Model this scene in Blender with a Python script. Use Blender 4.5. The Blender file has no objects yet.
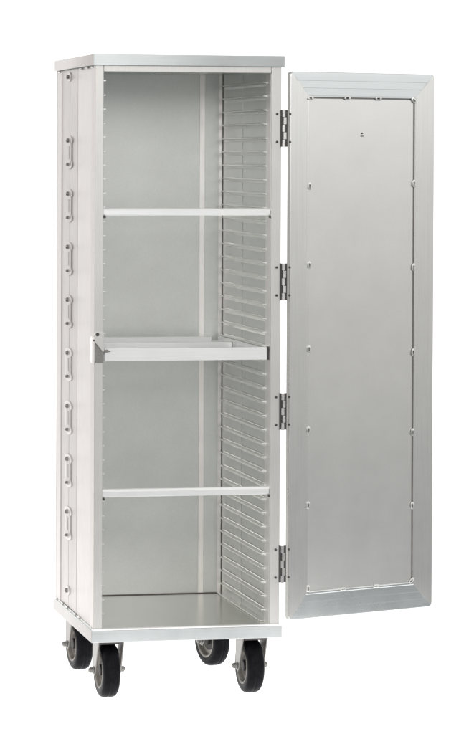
import bpy, bmesh, math, random
from mathutils import Vector, Matrix
random.seed(4)
sc = bpy.context.scene
COL = sc.collection
PI = math.pi

# ------------------------------------------------------------------ materials
def metal(name, color, rough=0.38, metallic=0.8, brush=(60, 60, 1.5), streak=0.10,
          smudge=0.08, bump=0.02, rvar=0.12, warp=0.0):
    m = bpy.data.materials.new(name); m.use_nodes = True
    nt = m.node_tree; N = nt.nodes; L = nt.links
    b = N['Principled BSDF']
    b.inputs['Metallic'].default_value = metallic
    tc = N.new('ShaderNodeTexCoord')
    mp = N.new('ShaderNodeMapping'); mp.inputs['Scale'].default_value = brush
    L.new(tc.outputs['Object'], mp.inputs['Vector'])
    n1 = N.new('ShaderNodeTexNoise'); n1.inputs['Scale'].default_value = 6
    n1.inputs['Detail'].default_value = 6; n1.inputs['Roughness'].default_value = 0.7
    L.new(mp.outputs['Vector'], n1.inputs['Vector'])
    n2 = N.new('ShaderNodeTexNoise'); n2.inputs['Scale'].default_value = 7
    n2.inputs['Detail'].default_value = 5; n2.inputs['Roughness'].default_value = 0.6
    L.new(tc.outputs['Object'], n2.inputs['Vector'])
    r1 = N.new('ShaderNodeMapRange'); r1.inputs['From Min'].default_value = 0.3; r1.inputs['From Max'].default_value = 0.7
    r1.inputs['To Min'].default_value = 1 - streak; r1.inputs['To Max'].default_value = 1 + streak
    L.new(n1.outputs['Fac'], r1.inputs['Value'])
    r2 = N.new('ShaderNodeMapRange'); r2.inputs['From Min'].default_value = 0.3; r2.inputs['From Max'].default_value = 0.7
    r2.inputs['To Min'].default_value = 1 - smudge; r2.inputs['To Max'].default_value = 1 + smudge
    L.new(n2.outputs['Fac'], r2.inputs['Value'])
    mu = N.new('ShaderNodeMath'); mu.operation = 'MULTIPLY'
    L.new(r1.outputs['Result'], mu.inputs[0]); L.new(r2.outputs['Result'], mu.inputs[1])
    sv = N.new('ShaderNodeVectorMath'); sv.operation = 'SCALE'
    sv.inputs[0].default_value = color
    L.new(mu.outputs[0], sv.inputs['Scale'])
    L.new(sv.outputs['Vector'], b.inputs['Base Color'])
    rr = N.new('ShaderNodeMapRange'); rr.inputs['To Min'].default_value = rough - rvar * 0.5
    rr.inputs['To Max'].default_value = rough + rvar * 0.5
    L.new(n2.outputs['Fac'], rr.inputs['Value'])
    L.new(rr.outputs['Result'], b.inputs['Roughness'])
    bp = N.new('ShaderNodeBump'); bp.inputs['Strength'].default_value = bump; bp.inputs['Distance'].default_value = 0.01
    if warp:                                    # slight oil-canning of the thin sheet
        n3 = N.new('ShaderNodeTexNoise'); n3.inputs['Scale'].default_value = 3.2; n3.inputs['Detail'].default_value = 2
        L.new(tc.outputs['Object'], n3.inputs['Vector'])
        b3 = N.new('ShaderNodeBump'); b3.inputs['Strength'].default_value = warp; b3.inputs['Distance'].default_value = 0.02
        L.new(n3.outputs['Fac'], b3.inputs['Height']); L.new(b3.outputs['Normal'], bp.inputs['Normal'])
    ad = N.new('ShaderNodeMath'); ad.operation = 'MULTIPLY_ADD'; ad.inputs[1].default_value = 2.5
    L.new(n2.outputs['Fac'], ad.inputs[0]); L.new(n1.outputs['Fac'], ad.inputs[2])
    L.new(ad.outputs[0], bp.inputs['Height']); L.new(bp.outputs['Normal'], b.inputs['Normal'])
    return m

M = {  # side, cap, base and interior tints stand in for light and reflections
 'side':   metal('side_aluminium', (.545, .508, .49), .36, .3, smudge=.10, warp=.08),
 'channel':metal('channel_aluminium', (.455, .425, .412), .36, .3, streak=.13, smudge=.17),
 'post':   metal('post_aluminium', (.725, .715, .695), .37, .85, streak=.04, smudge=.04, bump=.008),
 'inner_post': metal('return_aluminium', (.98, .945, .925), .36, .9),
 'cap':    metal('cap_aluminium', (.56, .59, .59), .36, .8, brush=(1.5, 60, 60), streak=.05, bump=.01),
 'base':   metal('base_aluminium', (.63, .66, .665), .34, .85, brush=(1.5, 60, 60), streak=.05, bump=.01),
 'inner':  metal('interior_sheet_aluminium', (.70, .717, .697), .36, .85, brush=(70, 70, 40), streak=.045, smudge=.05, bump=.012, warp=.10),
 'wall':   metal('wall_sheet_aluminium', (.80, .81, .79), .36, .75, brush=(40, 70, 70), streak=.05, smudge=.05, bump=.012, warp=.1),
 'floor':  metal('floor_sheet_aluminium', (.64, .65, .62), .24, .9, brush=(2, 40, 40), streak=.05, smudge=.06, bump=.012),
 'ledge':  metal('ledge_aluminium', (.90, .90, .875), .26, .9, brush=(50, 1.5, 50)),
 'bar':    metal('bar_aluminium', (.96, .97, .97), .33, .75, brush=(1.5, 60, 60), streak=.04, smudge=.03, bump=.008),
 'door_v': metal('door_frame_aluminium', (.665, .665, .652), .28, 1.0, brush=(90, 90, .8), streak=.07, smudge=.03, bump=.008),
 'panel':  metal('door_panel_aluminium', (.705, .703, .690), .31, 1.0, brush=(90, 90, 90), streak=.05, smudge=.035, bump=.0015, rvar=.06, warp=.045),
 'clip':   metal('clip_aluminium', (.76, .76, .745), .32, .85),
 'joint':  metal('dark_joint', (.20, .17, .155), .7, 0, brush=(20, 20, 20), smudge=.3),
 'plate':  metal('bracket_aluminium', (.62, .595, .58), .36, .3, brush=(20, 20, 20), smudge=.04),
 'dimmed': metal('dimmed_aluminium', (.41, .395, .385), .36, .3, smudge=.04),
 'bolt':   metal('bolt_steel', (.22, .21, .20), .35, .9, brush=(20, 20, 20), smudge=.2),
 'seal':   metal('seal_bead', (.66, .68, .67), .4, .1, brush=(20, 20, 20)),
 'zinc':   metal('zinc_plate', (.27, .262, .25), .34, .85, brush=(20, 20, 20), smudge=.2),
 'steel':  metal('hinge_steel', (.70, .69, .68), .24, 1.0, brush=(20, 20, 20), smudge=.2),
 'dark':   metal('dark_steel', (.085, .08, .08), .45, .6, brush=(20, 20, 20)),
 'gusset': metal('grey_steel', (.30, .29, .28), .5, .7, brush=(20, 20, 20)),  # one mid-grey shared by several small parts
 'rim':    metal('wheel_rim_steel', (.27, .25, .228), .45, .7, brush=(20, 20, 20), smudge=.25),
 'hub':    metal('wheel_hub_iron', (.05, .045, .042), .55, .4, brush=(20, 20, 20), smudge=.3),
 'bead':   metal('highlight_white', (.95, .955, .95), .4, .1, brush=(20, 20, 20)),
}
def rubber():
    m = bpy.data.materials.new('black_rubber'); m.use_nodes = True
    N = m.node_tree.nodes; L = m.node_tree.links; b = N['Principled BSDF']
    tc = N.new('ShaderNodeTexCoord'); n = N.new('ShaderNodeTexNoise'); n.inputs['Scale'].default_value = 40
    n.inputs['Detail'].default_value = 6
    L.new(tc.outputs['Object'], n.inputs['Vector'])
    cr = N.new('ShaderNodeValToRGB')
    cr.color_ramp.elements[0].position = .3; cr.color_ramp.elements[0].color = (.003, .003, .004, 1)
    cr.color_ramp.elements[1].position = .75; cr.color_ramp.elements[1].color = (.010, .010, .013, 1)
    L.new(n.outputs['Fac'], cr.inputs['Fac']); L.new(cr.outputs['Color'], b.inputs['Base Color'])
    rr = N.new('ShaderNodeMapRange'); rr.inputs['To Min'].default_value = .28; rr.inputs['To Max'].default_value = .5
    L.new(n.outputs['Fac'], rr.inputs['Value']); L.new(rr.outputs['Result'], b.inputs['Roughness'])
    bp = N.new('ShaderNodeBump'); bp.inputs['Strength'].default_value = .08; bp.inputs['Distance'].default_value = .004
    L.new(n.outputs['Fac'], bp.inputs['Height']); L.new(bp.outputs['Normal'], b.inputs['Normal'])
    b.inputs['Specular IOR Level'].default_value = .07
    return m
M['rubber'] = rubber()
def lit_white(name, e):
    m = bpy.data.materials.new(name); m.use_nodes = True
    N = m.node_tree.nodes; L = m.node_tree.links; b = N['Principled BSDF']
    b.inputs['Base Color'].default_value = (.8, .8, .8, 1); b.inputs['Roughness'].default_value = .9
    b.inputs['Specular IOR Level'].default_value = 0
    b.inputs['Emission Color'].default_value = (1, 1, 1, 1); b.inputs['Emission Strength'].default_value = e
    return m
M['white'] = lit_white('glowing_white', 1.02)  # glow added so ground and backdrop stay blank white without shadows

# ------------------------------------------------------------------ mesh helpers
def finish(name, bm, mat, parent=None, bevel=0, seg=2, smooth=True, loc=None, rotz=0):
    bmesh.ops.recalc_face_normals(bm, faces=bm.faces[:])
    me = bpy.data.meshes.new(name); bm.to_mesh(me); bm.free()
    me.materials.append(M[mat] if isinstance(mat, str) else mat)
    o = bpy.data.objects.new(name, me); COL.objects.link(o)
    if parent: o.parent = parent
    if loc: o.location = loc
    if rotz: o.rotation_euler = (0, 0, rotz)
    if bevel:
        md = o.modifiers.new('bevel', 'BEVEL'); md.width = bevel; md.segments = seg
        md.limit_method = 'ANGLE'; md.angle_limit = math.radians(40); md.harden_normals = True
    if smooth:
        for p in me.polygons: p.use_smooth = True
        me.set_sharp_from_angle(angle=math.radians(35))
    return o
def box(bm, x0, x1, y0, y1, z0, z1):
    vs = [bm.verts.new(p) for p in ((x0,y0,z0),(x1,y0,z0),(x1,y1,z0),(x0,y1,z0),(x0,y0,z1),(x1,y0,z1),(x1,y1,z1),(x0,y1,z1))]
    return [bm.faces.new([vs[i] for i in f]) for f in ((3,2,1,0),(4,5,6,7),(0,1,5,4),(1,2,6,5),(2,3,7,6),(3,0,4,7))]
def prism(bm, pts, axis, a, b):
    """extrude a 2-D polygon: axis 'z' -> pts (x,y); 'y' -> pts (x,z); 'x' -> pts (y,z)"""
    def P(p, t):
        return {'z': (p[0], p[1], t), 'y': (p[0], t, p[1]), 'x': (t, p[0], p[1])}[axis]
    A = [bm.verts.new(P(p, a)) for p in pts]; B = [bm.verts.new(P(p, b)) for p in pts]
    bm.faces.new(A); bm.faces.new(B[::-1])
    n = len(pts)
    for i in range(n): bm.faces.new((A[i], B[i], B[(i+1) % n], A[(i+1) % n]))
def lathe(bm, prof, axis='x', c=(0,0,0), n=32):
    """prof: closed list of (along, radius)"""
    rings = []
    for k in range(n):
        t = 2*PI*k/n; r_ = []
        for (u, r) in prof:
            ca, sa = r*math.cos(t), r*math.sin(t)
            p = {'x': (u, ca, sa), 'y': (ca, u, sa), 'z': (ca, sa, u)}[axis]
            r_.append(bm.verts.new((p[0]+c[0], p[1]+c[1], p[2]+c[2])))
        rings.append(r_)
    m = len(prof)
    for k in range(n):
        a, b = rings[k], rings[(k+1) % n]
        for j in range(m-1):
            bm.faces.new((a[j], a[j+1], b[j+1], b[j]))
    bmesh.ops.remove_doubles(bm, verts=bm.verts[:], dist=1e-6)
def cyl(bm, axis, c, r, a, b, n=20, dome=0):
    prof = [(a, 1e-7), (a, r), (b, r), (b, 1e-7)] if not dome else \
           [(a, 1e-7), (a, r)] + [(b + dome*math.sin(q*PI/2/4), r*math.cos(q*PI/2/4) + 1e-7) for q in range(5)]
    lathe(bm, prof, axis, c, n)
def part(name, mat, parent, *boxes, bevel=.0012, seg=2, **k):
    bm = bmesh.new()
    for b in boxes: box(bm, *b)
    return finish(name, bm, mat, parent, bevel, seg, **k)
def dup(o, loc=None, parent=None):
    c = o.copy(); COL.objects.link(c); c.parent = parent or o.parent
    if loc is not None: c.location = loc
    for ch in o.children: dup(ch, None, c)
    return c
def empty(name, loc=(0,0,0)):
    e = bpy.data.objects.new(name, None); COL.objects.link(e); e.location = loc; e.empty_display_size = .1
    return e

# ------------------------------------------------------------------ dimensions
W, D = .52, .6486
ZB0, ZB1 = .1722, .2043           # base frame
ZC0, ZC1 = 1.7441, 1.7743         # cap
PD = .062                         # depth of the front posts
XL, XR = .0237, .4915             # front opening
WL, WR = .0252, .4948             # inner walls
YB = .6468

cab = empty('transport_cabinet')
cab['label'] = 'tall open aluminium pan transport cabinet on four black casters with its door swung right'
cab['category'] = 'cabinet'

# ------------------------------------------------------------------ cap and base
def hollow(name, mat, x0, x1, y0, y1, z0, z1, wall, depth, bevel, corner):
    bm = bmesh.new()
    pts = []
    for (cx, cy, a0) in ((x0+corner, y0+corner, PI), (x1-corner, y0+corner, 1.5*PI), (x1-corner, y1-corner, 0), (x0+corner, y1-corner, .5*PI)):
        for q in range(5):
            t = a0 + q*PI/8
            pts.append((cx+corner*math.cos(t), cy+corner*math.sin(t)))
    A = [bm.verts.new((x, y, z0)) for x, y in pts]; B = [bm.verts.new((x, y, z1)) for x, y in pts]
    mx, my = (x0+x1)/2, (y0+y1)/2
    ins = lambda x, y: (mx+(x-mx)*(1-2*wall/(x1-x0)), my+(y-my)*(1-2*wall/(y1-y0)))
    C_ = [bm.verts.new((*ins(x, y), z0)) for x, y in pts]; E_ = [bm.verts.new((*ins(x, y), z0+depth)) for x, y in pts]
    n = len(pts)
    for i in range(n):
        j = (i+1) % n
        bm.faces.new((A[i], A[j], B[j], B[i])); bm.faces.new((A[j], A[i], C_[i], C_[j])); bm.faces.new((C_[j], C_[i], E_[i], E_[j]))
    bm.faces.new(B); bm.faces.new(E_[::-1])
    o = finish(name, bm, mat, cab, bevel, 3)
    o.data.materials.append(M['side' if name == 'top_cap' else 'dimmed'])
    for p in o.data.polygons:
        if p.normal.x < -.8: p.material_index = 1  # left faces coloured darker, since the light washes them out
    return o
oc, ob = .0077, .0066
hollow('top_cap', 'cap', -oc, W+oc, -oc, D+oc, ZC0, ZC1, .0025, .020, .0022, .004)
hollow('base_frame', 'base', -ob, W+ob, -ob, D+ob, ZB0, ZB1, .003, .022, .0045, .0035)
part('floor_pan', 'floor', cab, (.0005, W-.0005, .001, YB-.0005, ZB1-.001, ZB1+.0025), bevel=.001)
part('ceiling_pan', 'ledge', cab, (WL, WR, PD+.001, YB-.001, 1.7375, 1.7425), bevel=0)

# ------------------------------------------------------------------ shell
z0, z1 = ZB1+.0026, ZC0+.016
zt = 1.7268
lp = part('front_post', 'post', cab, (0, XL, 0, PD, z0, z1), bevel=.0018, seg=3)
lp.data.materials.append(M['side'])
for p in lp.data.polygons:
    if p.normal.x < -.8: p.material_index = 1  # left face coloured darker to hold down its bright edge
part('front_post', 'post', cab, (XR, W, 0, PD, z0, z1), bevel=.0025, seg=3)
part('post_return', 'inner_post', cab, (XR-.0012, XR-.0002, .004, PD, z0, zt-.001), bevel=0)
part('header_rail', 'post', cab, (XL+.0003, XR-.0003, .0004, .03, zt, z1), bevel=.0015)
# left side: sheet with shallow recessed channel and centre joint
bm = bmesh.new()
prism(bm, [(.0006, PD+.0006), (.0026, .0665), (.0026, .2935), (.0062, .3005), (.0062, .5640), (.0006, .5710), (.0006, YB-.0004), (WL, YB-.0004), (WL, PD+.0006)], 'z', z0, z1)
lsp = finish('side_panel', bm, 'side', cab, .0012, 2)
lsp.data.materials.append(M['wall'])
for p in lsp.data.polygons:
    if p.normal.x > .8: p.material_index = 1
ch = part('stiffener_channel', 'channel', cab, (.0030, .0058, .3015, .4352, z0+.001, z1-.002), (.0030, .0058, .4385, .5632, z0+.001, z1-.002), bevel=.0012)  # strips coloured darker in place of shading from a folded channel
bm = bmesh.new()
prism(bm, [(WR, PD+.0006), (W-.0006, PD+.0006), (W-.0006, YB-.0004), (WR, YB-.0004)], 'z', z0, z1)
finish('side_panel', bm, 'wall', cab, 0)
part('back_panel', 'inner', cab, (0, W, YB, D, z0, z1), bevel=0)
part('back_seam_strip', 'inner_post', cab, (.4245, .4404, YB-.0025, YB-.0002, ZB1+.003, 1.737), bevel=.0008)
part('back_seam_strip', 'inner_post', cab, (.085, .1009, YB-.0025, YB-.0002, ZB1+.003, 1.737), bevel=.0008)
part('corner_angle', 'inner_post', cab, (.482, WR-.0022, YB-.002, YB-.0002, ZB1+.003, 1.737), bevel=.0005)
part('corner_angle', 'inner_post', cab, (WL+.0022, .038, YB-.002, YB-.0002, ZB1+.003, 1.737), bevel=.0005)
for x0, x1 in ((WR-.0016, WR-.0001), (WL+.0001, WL+.0016)):
    part('ledge_upright', 'wall', cab, (x0, x1, .376, .434, ZB1+.003, 1.737), bevel=.0005)
# small dark boxes for weld spots along the back corner joint
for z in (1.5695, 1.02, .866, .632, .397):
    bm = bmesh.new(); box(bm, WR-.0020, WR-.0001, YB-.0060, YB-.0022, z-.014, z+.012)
    finish('weld_spot', bm, 'gusset', cab, .0005, 1)
# skirt bead where the side meets the base
for zz, beads in ((ZB1+.002, ((.036, .010), (.24, .014), (.30, .010), (.45, .02), (.52, .012), (.63, .012))),
                  (ZC0-.004, ((.045, .012), (.13, .012), (.23, .014), (.60, .014)))):
    for y, hl in beads:
        bm = bmesh.new()
        lathe(bm, [(-hl, 1e-7), (-hl*.7, .0026), (0, .0034), (hl*.7, .0026), (hl, 1e-7)], 'y', (-.0008, y, zz), 10)
        finish('weld_bead', bm, 'clip', cab)

# ------------------------------------------------------------------ bolted brackets on the left side
def stadium(cy, cz, half, r_head, r_neck, n=9):
    pts = []
    a = math.asin(min(1, r_neck/r_head))
    for s in (1, -1):
        for q in range(n):
            t = (-PI/2 + a) + (2*PI - 2*a - 0)*q/(n-1) if False else None
    up = [( r_head*math.sin(-(PI-a)+ (2*(PI-a))*q/(n-1)),  half + r_head*math.cos(-(PI-a)+(2*(PI-a))*q/(n-1))) for q in range(n)]
    dn = [(-p[0], -p[1]) for p in up]
    return [(cy+p[0], cz+p[1]) for p in up + dn]
def rail_bracket(z, single=False, half=.0338, mat='plate'):
    bm = bmesh.new()
    if single:
        pts = [(.4365+.030*math.cos(2*PI*q/16), .013*math.sin(2*PI*q/16)) for q in range(16)]
    else:
        pts = stadium(.4365, 0, half, .022, .0158, 13)
        pts = [(.4365+(p[0]-.4365)*2.7, p[1]*1.0) for p in pts]
        pts = [(p[0], (half + (p[1]-half)*.62) if p[1] > half*.4 else ((-half + (p[1]+half)*.62) if p[1] < -half*.4 else p[1])) for p in pts]
    prism(bm, pts, 'x', -.0006, .0035)
    b = finish('rail_bracket', bm, mat, cab, .0012, 3)
    if not single:
        bm = bmesh.new()
        prism(bm, [(.4365+(p[0]-.4365)*.62, p[1]*.86) for p in pts], 'x', -.0012, -.0005)
        finish('pressed_plate', bm, 'channel', b, .0004, 2)
    b.location = (0, 0, z)
    if not single:
        bm = bmesh.new(); box(bm, -.0020, -.0013, .424, .449, -.019, .019)
        finish('slot', bm, 'dimmed', b, .001, 1)
    for k, s in enumerate((1, -1) if not single else (0,)):
        bm = bmesh.new(); cyl(bm, 'x', (0, .4365, (half if not single else 0)*s), .0064 if s >= 0 else .0044, -.0013, -.0052, 14, dome=-.003)
        bo = finish('bolt', bm, 'bolt', b)
    return b
b0 = rail_bracket(1.5408-.0338, mat='channel')  # upper plates take the channel colour in place of different lighting
b4 = rail_bracket(1.5408-.0338-4*.1513)
for k in range(1, 8):
    if k != 4: dup(b0 if k < 4 else b4, (0, 0, 1.5408-.0338-k*.1513+random.uniform(-.001, .001)))
s0 = rail_bracket(.2555, True); dup(s0, (0, 0, 1.7222))

# ------------------------------------------------------------------ pan ledges
def ledge(side):
    bm = bmesh.new(); s = -1 if side == 'right' else 1
    pts = [(0, .0035), (s*.0022, .0015), (s*.0120, .0012), (s*.0142, .0006), (s*.0142, -.0012), (s*.0062, -.0022), (s*.0028, -.0052), (0, -.0110)]
    prism(bm, pts, 'y', PD-.014, .602)
    o = finish('tray_ledge', bm, 'ledge', cab, .0003, 1)
    o.data.materials.append(M['bead'])          # saw-cut end, painted white for the light it catches
    for p in o.data.polygons:
        if side == 'right' and abs(p.normal.y) > .8: p.material_index = 1
    return o
lr, ll = ledge('right'), ledge('left')
lr.location = (WR-.0017, 0, 1.7032); ll.location = (WL-.0005, 0, 1.7032)
for k in range(1, 39):
    z = 1.7032 - k*1.46/38
    jit = random.uniform(-.0006, .0006)
    dup(lr, (WR-.0017, 0, z+jit)); dup(ll, (WL-.0005, 0, z-jit))
part('corner_joint', 'joint', cab, (WR-.0012, WR-.0002, .6432, YB-.0004, ZB1+.003, 1.737), bevel=0)  # dark brown strips laid along the corner and floor joints
part('floor_joint', 'joint', cab, (WL+.001, WR-.0018, YB-.0055, YB-.0026, ZB1+.0026, ZB1+.0050), bevel=0)
part('highlight_strip', 'bead', cab, (-.004, W+.004, -.0058, .0122, ZB1+.0003, ZB1+.0048), bevel=.0016, seg=3)  # added white strip that paints a highlight along the base edge
part('floor_ledge', 'ledge', cab, (WR-.016, WR-.0005, PD, YB-.004, ZB1+.003, ZB1+.0065), bevel=.001)

# ------------------------------------------------------------------ cross bars
for za, zb in ((1.3355, 1.3555), (.567, .589)):
    bm = bmesh.new()
    prism(bm, [(.006, za), (.004, za+.002), (.004, zb-.006), (.009, zb-.0005), (.022, zb), (.022, zb-.002), (.010, zb-.003), (.0065, zb-.007), (.0065, za)], 'x', XL+.001, XR+.0005)
    c = finish('cross_bar', bm, 'bar', cab, .0006, 2)
    for x in (.0275, .4900):
        bm = bmesh.new(); cyl(bm, 'y', (x, 0, za-.004), .0036, .008, .002, 12)
        finish('screw', bm, 'dark', c)

# ------------------------------------------------------------------ pull-out shelf frame
sf = part('shelf_frame', 'bar', cab, (.0285, .4815, .001, .0035, .939, .9735), (.0285, .4815, .0036, .022, .9715, .9735), (.0285, .4815, .0036, .018, .939, .941), bevel=.0012)
part('middle_bar', 'bar', sf, (.044, .4377, .25, .2525, .948, .9735), (.044, .4377, .2526, .272, .9715, .9735), bevel=.001)
part('rear_bar', 'bar', sf, (.044, .4318, .50, .5025, .948, .9740), (.044, .4318, .5026, .522, .9720, .9740), bevel=.001)
for x0, x1, xa, xb in ((.440, .4795, .4757, .4795), (.0300, .0440, .0300, .0330)):
    part('side_rail', 'bar', sf, (x0, x1, .0225, .61, .9555, .9575), (xa, xb, .0225, .61, .9576, .9700), bevel=.0008)
for y in (.25, .50):
    part('bar_end', 'gusset', sf, (.4378 if y < .4 else .4319, .4398 if y < .4 else .4339, y, y+.02, .950, .9735), bevel=.0005)
part('gap_shade', 'dark', sf, (.4825, .4885, .004, .016, .938, .9745), bevel=.001)  # added dark block painting the shade between bar and post

# latch bracket on the left post
bm = bmesh.new()
box(bm, -.0078, -.0010, -.0120, .022, .9345, 1.006)
lb = finish('latch_bracket', bm, 'inner_post', cab, .003, 3)
bm = bmesh.new(); box(bm, -.0008, .0250, -.0030, -.0008, .9350, .9900)
finish('gusset', bm, 'gusset', lb, .0006, 1)
bm = bmesh.new(); prism(bm, [(-.0085, 1.006), (.004, 1.019), (.0258, 1.019), (.0258, .9665), (.0215, .9655), (-.0050, .9975)], 'y', -.0075, -.0036)
finish('latch_flap', bm, 'post', lb, .0012, 2)
bm = bmesh.new(); cyl(bm, 'y', (.0071, 0, 1.0123), .0050, -.006, -.0082, 16)
finish('bolt', bm, 'dark', lb)
bm = bmesh.new(); cyl(bm, 'y', (-.0035, 0, .9965), .0025, -.006, -.0128, 12)
finish('bolt', bm, 'dark', lb)
bm = bmesh.new(); prism(bm, [(.026, .9690), (.034, .9715), (.046, .9655), (.034, .9625), (.026, .962)], 'y', -.0035, .0005)
finish('latch_tongue', bm, 'gusset', lb, .001, 2)

# ------------------------------------------------------------------ door
A = .379167
HX, HY = .5374, -.0051
X0, X1, Z0, Z1 = .0085, .5084, .2176, 1.7331
IX0, IX1, IZ0, IZ1 = .0712, .4370, .2900, 1.6632
def ring(bm, f, y, r0):
    x0, x1 = X0+(IX0-X0)*f, X1+(IX1-X1)*f; za, zb = Z0+(IZ0-Z0)*f, Z1+(IZ1-Z1)*f
    r = max(r0*(1-f*1.6), .0008)
    pts = []
    for (cx, cz, a0) in ((x0+r, za+r, PI), (x1-r, za+r, 1.5*PI), (x1-r, zb-r, 0), (x0+r, zb-r, .5*PI)):
        for q in range(5):
            t = a0+q*PI/8; pts.append(bm.verts.new((cx+r*math.cos(t), y, cz+r*math.sin(t))))
    return pts
prof = [(.0, .016), (.0, .0040), (.008, .0018), (.03, .0009), (.10, .0007), (.35, .0005), (.36, .00058), (.64, .0002), (.65, .00028), (.93, .0000), (.96, -.0010), (1.0, -.0010), (1.0, .016)]
bm = bmesh.new()
rs = [ring(bm, f, y, .011) for f, y in prof]
for a, b in zip(rs, rs[1:] + rs[:1]):
    n = len(a)
    for i in range(n): bm.faces.new((a[i], a[(i+1) % n], b[(i+1) % n], b[i]))
# brush direction follows each rail: horizontal rails get a second slot, darker and bluer in place of reflections
door = finish('door', bm, 'door_v', cab, 0, loc=(HX, HY, 0), rotz=A)
M['door_h'] = metal('door_rail_aluminium', (.57, .597, .60), .28, 1.0, brush=(.8, 90, 90), streak=.06, smudge=.03, bump=.008)
door.data.materials.append(M['door_h'])
door.data.set_sharp_from_angle(angle=math.radians(6))
for p in door.data.polygons:
    c = p.center
    dl, dr = (c.x-X0), (X1-c.x); db, dt = (c.z-Z0), (Z1-c.z)
    if min(db, dt) < min(dl, dr): p.material_index = 1
door['label'] = 'aluminium door standing open to the right, framed flat inner panel'
part('door_panel', 'panel', door, (IX0+.0012, IX1-.0034, .0022, .0052, IZ0+.0005, IZ1-.0042), bevel=.0008)
part('gap_fill', 'gusset', door, (IX1-.0033, IX1-.0001, .0032, .0070, IZ0+.002, IZ1-.0043), bevel=0)  # added grey strips that lighten the dark gap beside the panel
part('gap_fill', 'gusset', door, (IX0+.0012, IX1-.0001, .0042, .0072, IZ1-.0041, IZ1-.0001), bevel=0)
part('door_skin', 'door_v', door, (X0+.003, X1-.003, .0145, .0158, Z0+.003, Z1-.003), bevel=0)
bm = bmesh.new()
lathe(bm, [(IX0+.004, 1e-7), (IX0+.006, .0019), (IX1-.006, .0019), (IX1-.004, 1e-7)], 'x', (0, .0008, IZ0+.0018), 12)
finish('seal_bead', bm, 'seal', door)
# U-shaped retaining clips around the panel
def clip_mesh():
    bm = bmesh.new(); n = 20
    def st(w, h):
        out = []
        for q in range(n):
            t = 2*PI*q/n
            out.append((w*math.cos(t), (h-w)*(1 if math.sin(t) >= 0 else -1) + w*math.sin(t)))
        return out
    o_, i_ = st(.0052, .0105), st(.0022, .0058)
    fo = [bm.verts.new((x, -.0004, z)) for x, z in o_]; fi = [bm.verts.new((x, -.0010, z-.0012)) for x, z in i_]
    bo = [bm.verts.new((x, .0030, z)) for x, z in o_]; bi = [bm.verts.new((x, .0030, z-.0015)) for x, z in i_]
    for i in range(n):
        j = (i+1) % n
        bm.faces.new((fo[i], fo[j], fi[j], fi[i])); bm.faces.new((bo[j], bo[i], bi[i], bi[j]))
        bm.faces.new((fo[j], fo[i], bo[i], bo[j])); bm.faces.new((fi[i], fi[j], bi[j], bi[i]))
    return bm
c0 = finish('panel_clip', clip_mesh(), 'clip', door, .0008, 2)
spots = [(IX0+.001, z, 0) for z in (1.4168, 1.1983, .9658, .7415, .5335)] + [(IX1-.0022, z, 0) for z in (1.4234, 1.1868, .946, .7191, .5107)] \
      + [(x, IZ1-.002, 1) for x in (.201, .309)] + [(x, IZ0+.001, 1) for x in (.1941, .3089)] \
      + [(IX0+.002, IZ0+.012, 0), (IX1-.0035, IZ0+.008, 2), (IX1-.004, IZ1-.005, 3), (IX0+.003, IZ1-.004, 1)]
for k, (x, z, r) in enumerate(spots):
    c = c0 if k == 0 else dup(c0)
    c.location = (x, -.0022, z); c.rotation_euler = (0, (0, PI/2, .9, -.8)[r], 0)
bm = bmesh.new(); cyl(bm, 'y', (.2542, 0, 1.5579), .0042, .0024, -.0002, 16, dome=-.0016)
finish('rivet', bm, 'steel', door)
bm = bmesh.new(); cyl(bm, 'y', (.2542, 0, 1.5630), .0030, .0024, .0012, 12)
finish('rivet_hole', bm, 'dark', door)

# ------------------------------------------------------------------ hinges
def hinge(x):
    bm = bmesh.new()
    n = 5; h = .1036
    for k in range(n):
        off = .0016 if k % 2 else -.0016
        cyl(bm, 'z', (off, -.0065, 0), .0046, -h/2+k*h/n+.0006, -h/2+(k+1)*h/n-.0006, 16)
    hg = finish('hinge', bm, 'steel', cab, .0006, 2)
    for x0, x1 in ((-.0100, -.0004), (.0004, .0100)):
        part('hinge_leaf', 'dark', hg, (x0, x1, -.0030, -.0012, -h/2+.001, h/2-.001), bevel=.0005)
    for zz in (.0395, -.0375):
        for (px, py, ax) in ((-.0190, 0, 'y'), (.0178, .0016, 'd')):
            bm = bmesh.new(); cyl(bm, 'y', (px, 0, zz), .0034, py-.0004, py-.0022, 12, dome=-.0010)
            finish('rivet', bm, 'dark', hg)
    return hg
h0 = hinge(0)
for k, (x, z) in enumerate(((.5262, 1.5755), (.5266, 1.1532), (.5268, .796), (.5272, .375))):
    h = h0 if k == 0 else dup(h0)
    h.location = (x, -.0005, z)

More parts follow.
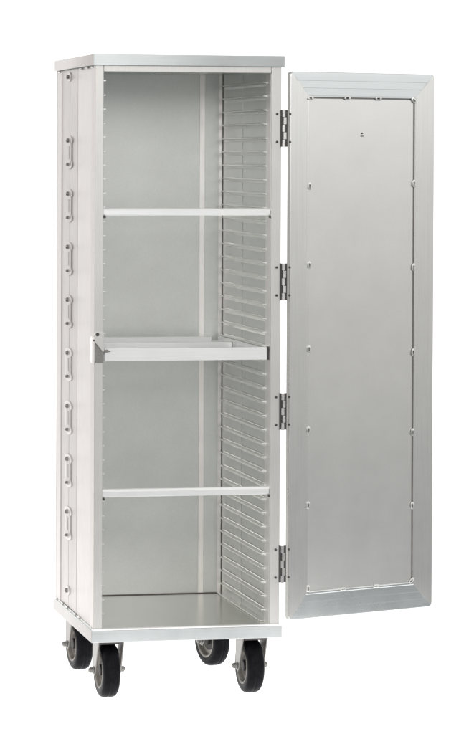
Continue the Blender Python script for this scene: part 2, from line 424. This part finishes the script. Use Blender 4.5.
# ------------------------------------------------------------------ casters
def caster():
    root = empty('caster'); root.parent = cab
    R = .0760
    bm = bmesh.new(); box(bm, -.044, .044, -.046, .046, .184, .192)
    cyl(bm, 'z', (0, 0, 0), .034, .166, .186, 24)
    finish('mounting_plate', bm, 'zinc', root, .0015, 2)
    for s in (-1, 1):
        bm = bmesh.new()
        prism(bm, [(-.034, .166), (.030, .166), (.038, .150), (.040, .095), (.032, .064), (.016, .060), (.006, .072), (-.026, .150)], 'x', s*.0330, s*.0375)
        finish('fork', bm, 'zinc', root, .0012, 2)
    part('fork_crown', 'dark', root, (-.0328, .0328, -.033, .040, .1535, .1685), bevel=.002)
    TY = .024
    wy = TY
    w = .0235
    bm = bmesh.new()
    pr = [(-w, .050), (-w-.001, .0600), (-w, .0670), (-w+.004, .0728), (-w+.010, .0754), (-.004, R), (-.0025, R-.0010), (.0025, R-.0010), (.004, R), (w-.010, .0754), (w-.004, .0728), (w, .0670), (w+.001, .0600), (w, .050), (-w, .050)]
    lathe(bm, pr, 'x', (0, wy, R), 48)
    ty = finish('tyre', bm, 'rubber', root)
    bm = bmesh.new()
    for s in (-1, 1):
        lathe(bm, [(s*(w+.0004), .0515), (s*(w+.0010), .0490), (s*(w-.001), .0455), (s*(w-.012), .0425), (s*(w-.012), .030), (s*.006, .030), (s*.006, .0515), (s*(w+.0004), .0515)], 'x', (0, wy, R), 40)
    finish('wheel_rim', bm, 'rim', root)
    bm = bmesh.new()
    cyl(bm, 'x', (0, wy, R), .0305, -.013, .013, 32)
    cyl(bm, 'x', (0, wy, R), .015, -.021, .021, 24)
    finish('wheel_hub', bm, 'hub', root, .001, 2)
    for s in (-1, 1):
        bm = bmesh.new()
        lathe(bm, [(s*.0376, 1e-7), (s*.0376, .0105), (s*.0394, .0105), (s*.0396, .0080), (s*.0484, .0080), (s*.0490, .0052), (s*.0520, .0050), (s*.0522, 1e-7)], 'x', (0, wy, R), 16)
        finish('axle_bolt', bm, 'zinc', root, .0006, 2)
    return root
k0 = caster()
for k, (x, y, a) in enumerate(((.0612, .1336, .05), (.4665, .1336, .07), (.0640, .6082, .10), (.4600, .6082, .27))):
    c = k0 if k == 0 else dup(k0, parent=cab)
    off = Matrix.Rotation(a, 3, 'Z') @ Vector((0, .024, 0))
    c.location = (x-off.x, y-off.y, 0); c.rotation_euler = (0, 0, a)

# ------------------------------------------------------------------ setting
bm = bmesh.new()
vs = [bm.verts.new(p) for p in ((-.55, -.75, 0), (1.3, -.75, 0), (2.7, 2.0, 0), (-.90, 2.0, 0))]; bm.faces.new(vs)
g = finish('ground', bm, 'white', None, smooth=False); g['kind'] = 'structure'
bm = bmesh.new(); rows = []
for q in range(13):
    t = q/12*PI/2
    rows.append((2.0+1.2*math.sin(t), 1.2-1.2*math.cos(t)))
rows.append((3.2, 3.6))
A_ = [(bm.verts.new((-.90, y, z)), bm.verts.new((2.7, y, z))) for y, z in rows]
for a, b in zip(A_, A_[1:]): bm.faces.new((a[0], a[1], b[1], b[0]))
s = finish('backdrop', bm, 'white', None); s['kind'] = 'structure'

# ------------------------------------------------------------------ world and lamps
w = bpy.data.worlds.new('World'); sc.world = w; w.use_nodes = True
N = w.node_tree.nodes; L = w.node_tree.links
bg = N['Background']; bg.inputs['Strength'].default_value = 1.0
tc = N.new('ShaderNodeTexCoord'); sp = N.new('ShaderNodeSeparateXYZ'); L.new(tc.outputs['Generated'], sp.inputs[0])
cr = N.new('ShaderNodeValToRGB'); mr = N.new('ShaderNodeMapRange'); mr.inputs['From Min'].default_value = -1
L.new(sp.outputs['Z'], mr.inputs['Value']); L.new(mr.outputs['Result'], cr.inputs['Fac'])
e = cr.color_ramp.elements
e[0].position = .385; e[0].color = (.05, .078, .085, 1)
e[1].position = .497; e[1].color = (.92, .90, .88, 1)
L.new(cr.outputs['Color'], bg.inputs['Color'])
def area(name, loc, target, sx, sy, power, color=(1, 1, 1)):
    l = bpy.data.lights.new(name, 'AREA'); l.shape = 'RECTANGLE'; l.size = sx; l.size_y = sy; l.energy = power; l.color = color
    o = bpy.data.objects.new(name, l); COL.objects.link(o); o.location = loc
    o.rotation_euler = (Vector(target)-Vector(loc)).to_track_quat('-Z', 'Y').to_euler()
    return o
area('key_softbox', (-.6, -6.0, 2.9), (.3, 0, 1.2), 3.0, 1.6, 55, (1, .985, .97))
area('fill_softbox', (4.6, -2.8, 2.9), (.7, 0, 1.3), 3.0, 2.6, 16, (.97, .99, 1))
area('side_softbox', (-3.6, -.2, 2.6), (0, .3, 1.6), 1.4, 1.6, 36, (1, .97, .955))

# ------------------------------------------------------------------ camera
yaw, pitch, roll = .214212, -.015847, -.004051
cy, sy, cp, sp_, c_r, s_r = math.cos(yaw), math.sin(yaw), math.cos(pitch), math.sin(pitch), math.cos(roll), math.sin(roll)
fx = Vector((sy, cy, 0)); rx = Vector((cy, -sy, 0)); uz = Vector((0, 0, 1))
fwd = cp*fx + sp_*uz; up0 = -sp_*fx + cp*uz
right = c_r*rx - s_r*up0; up = s_r*rx + c_r*up0
cam = bpy.data.cameras.new('camera'); co = bpy.data.objects.new('camera', cam); COL.objects.link(co)
mw = Matrix((( right.x, up.x, -fwd.x, -1.457251), (right.y, up.y, -fwd.y, -8.391347), (right.z, up.z, -fwd.z, 1.500795), (0, 0, 0, 1)))
co.matrix_world = mw
cam.sensor_fit = 'VERTICAL'; cam.sensor_height = 36; cam.lens = 3132.422/734*36
cam.shift_x = (237-227.367)/734; cam.shift_y = -(367-204.928)/734
cam.clip_end = 200; cam.clip_start = .1
sc.camera = co
sc.view_settings.view_transform = 'Standard'; sc.view_settings.look = 'None'; sc.view_settings.exposure = 0
sc.cycles.use_denoising = True
sc.cycles.max_bounces = 10; sc.cycles.diffuse_bounces = 5; sc.cycles.glossy_bounces = 6
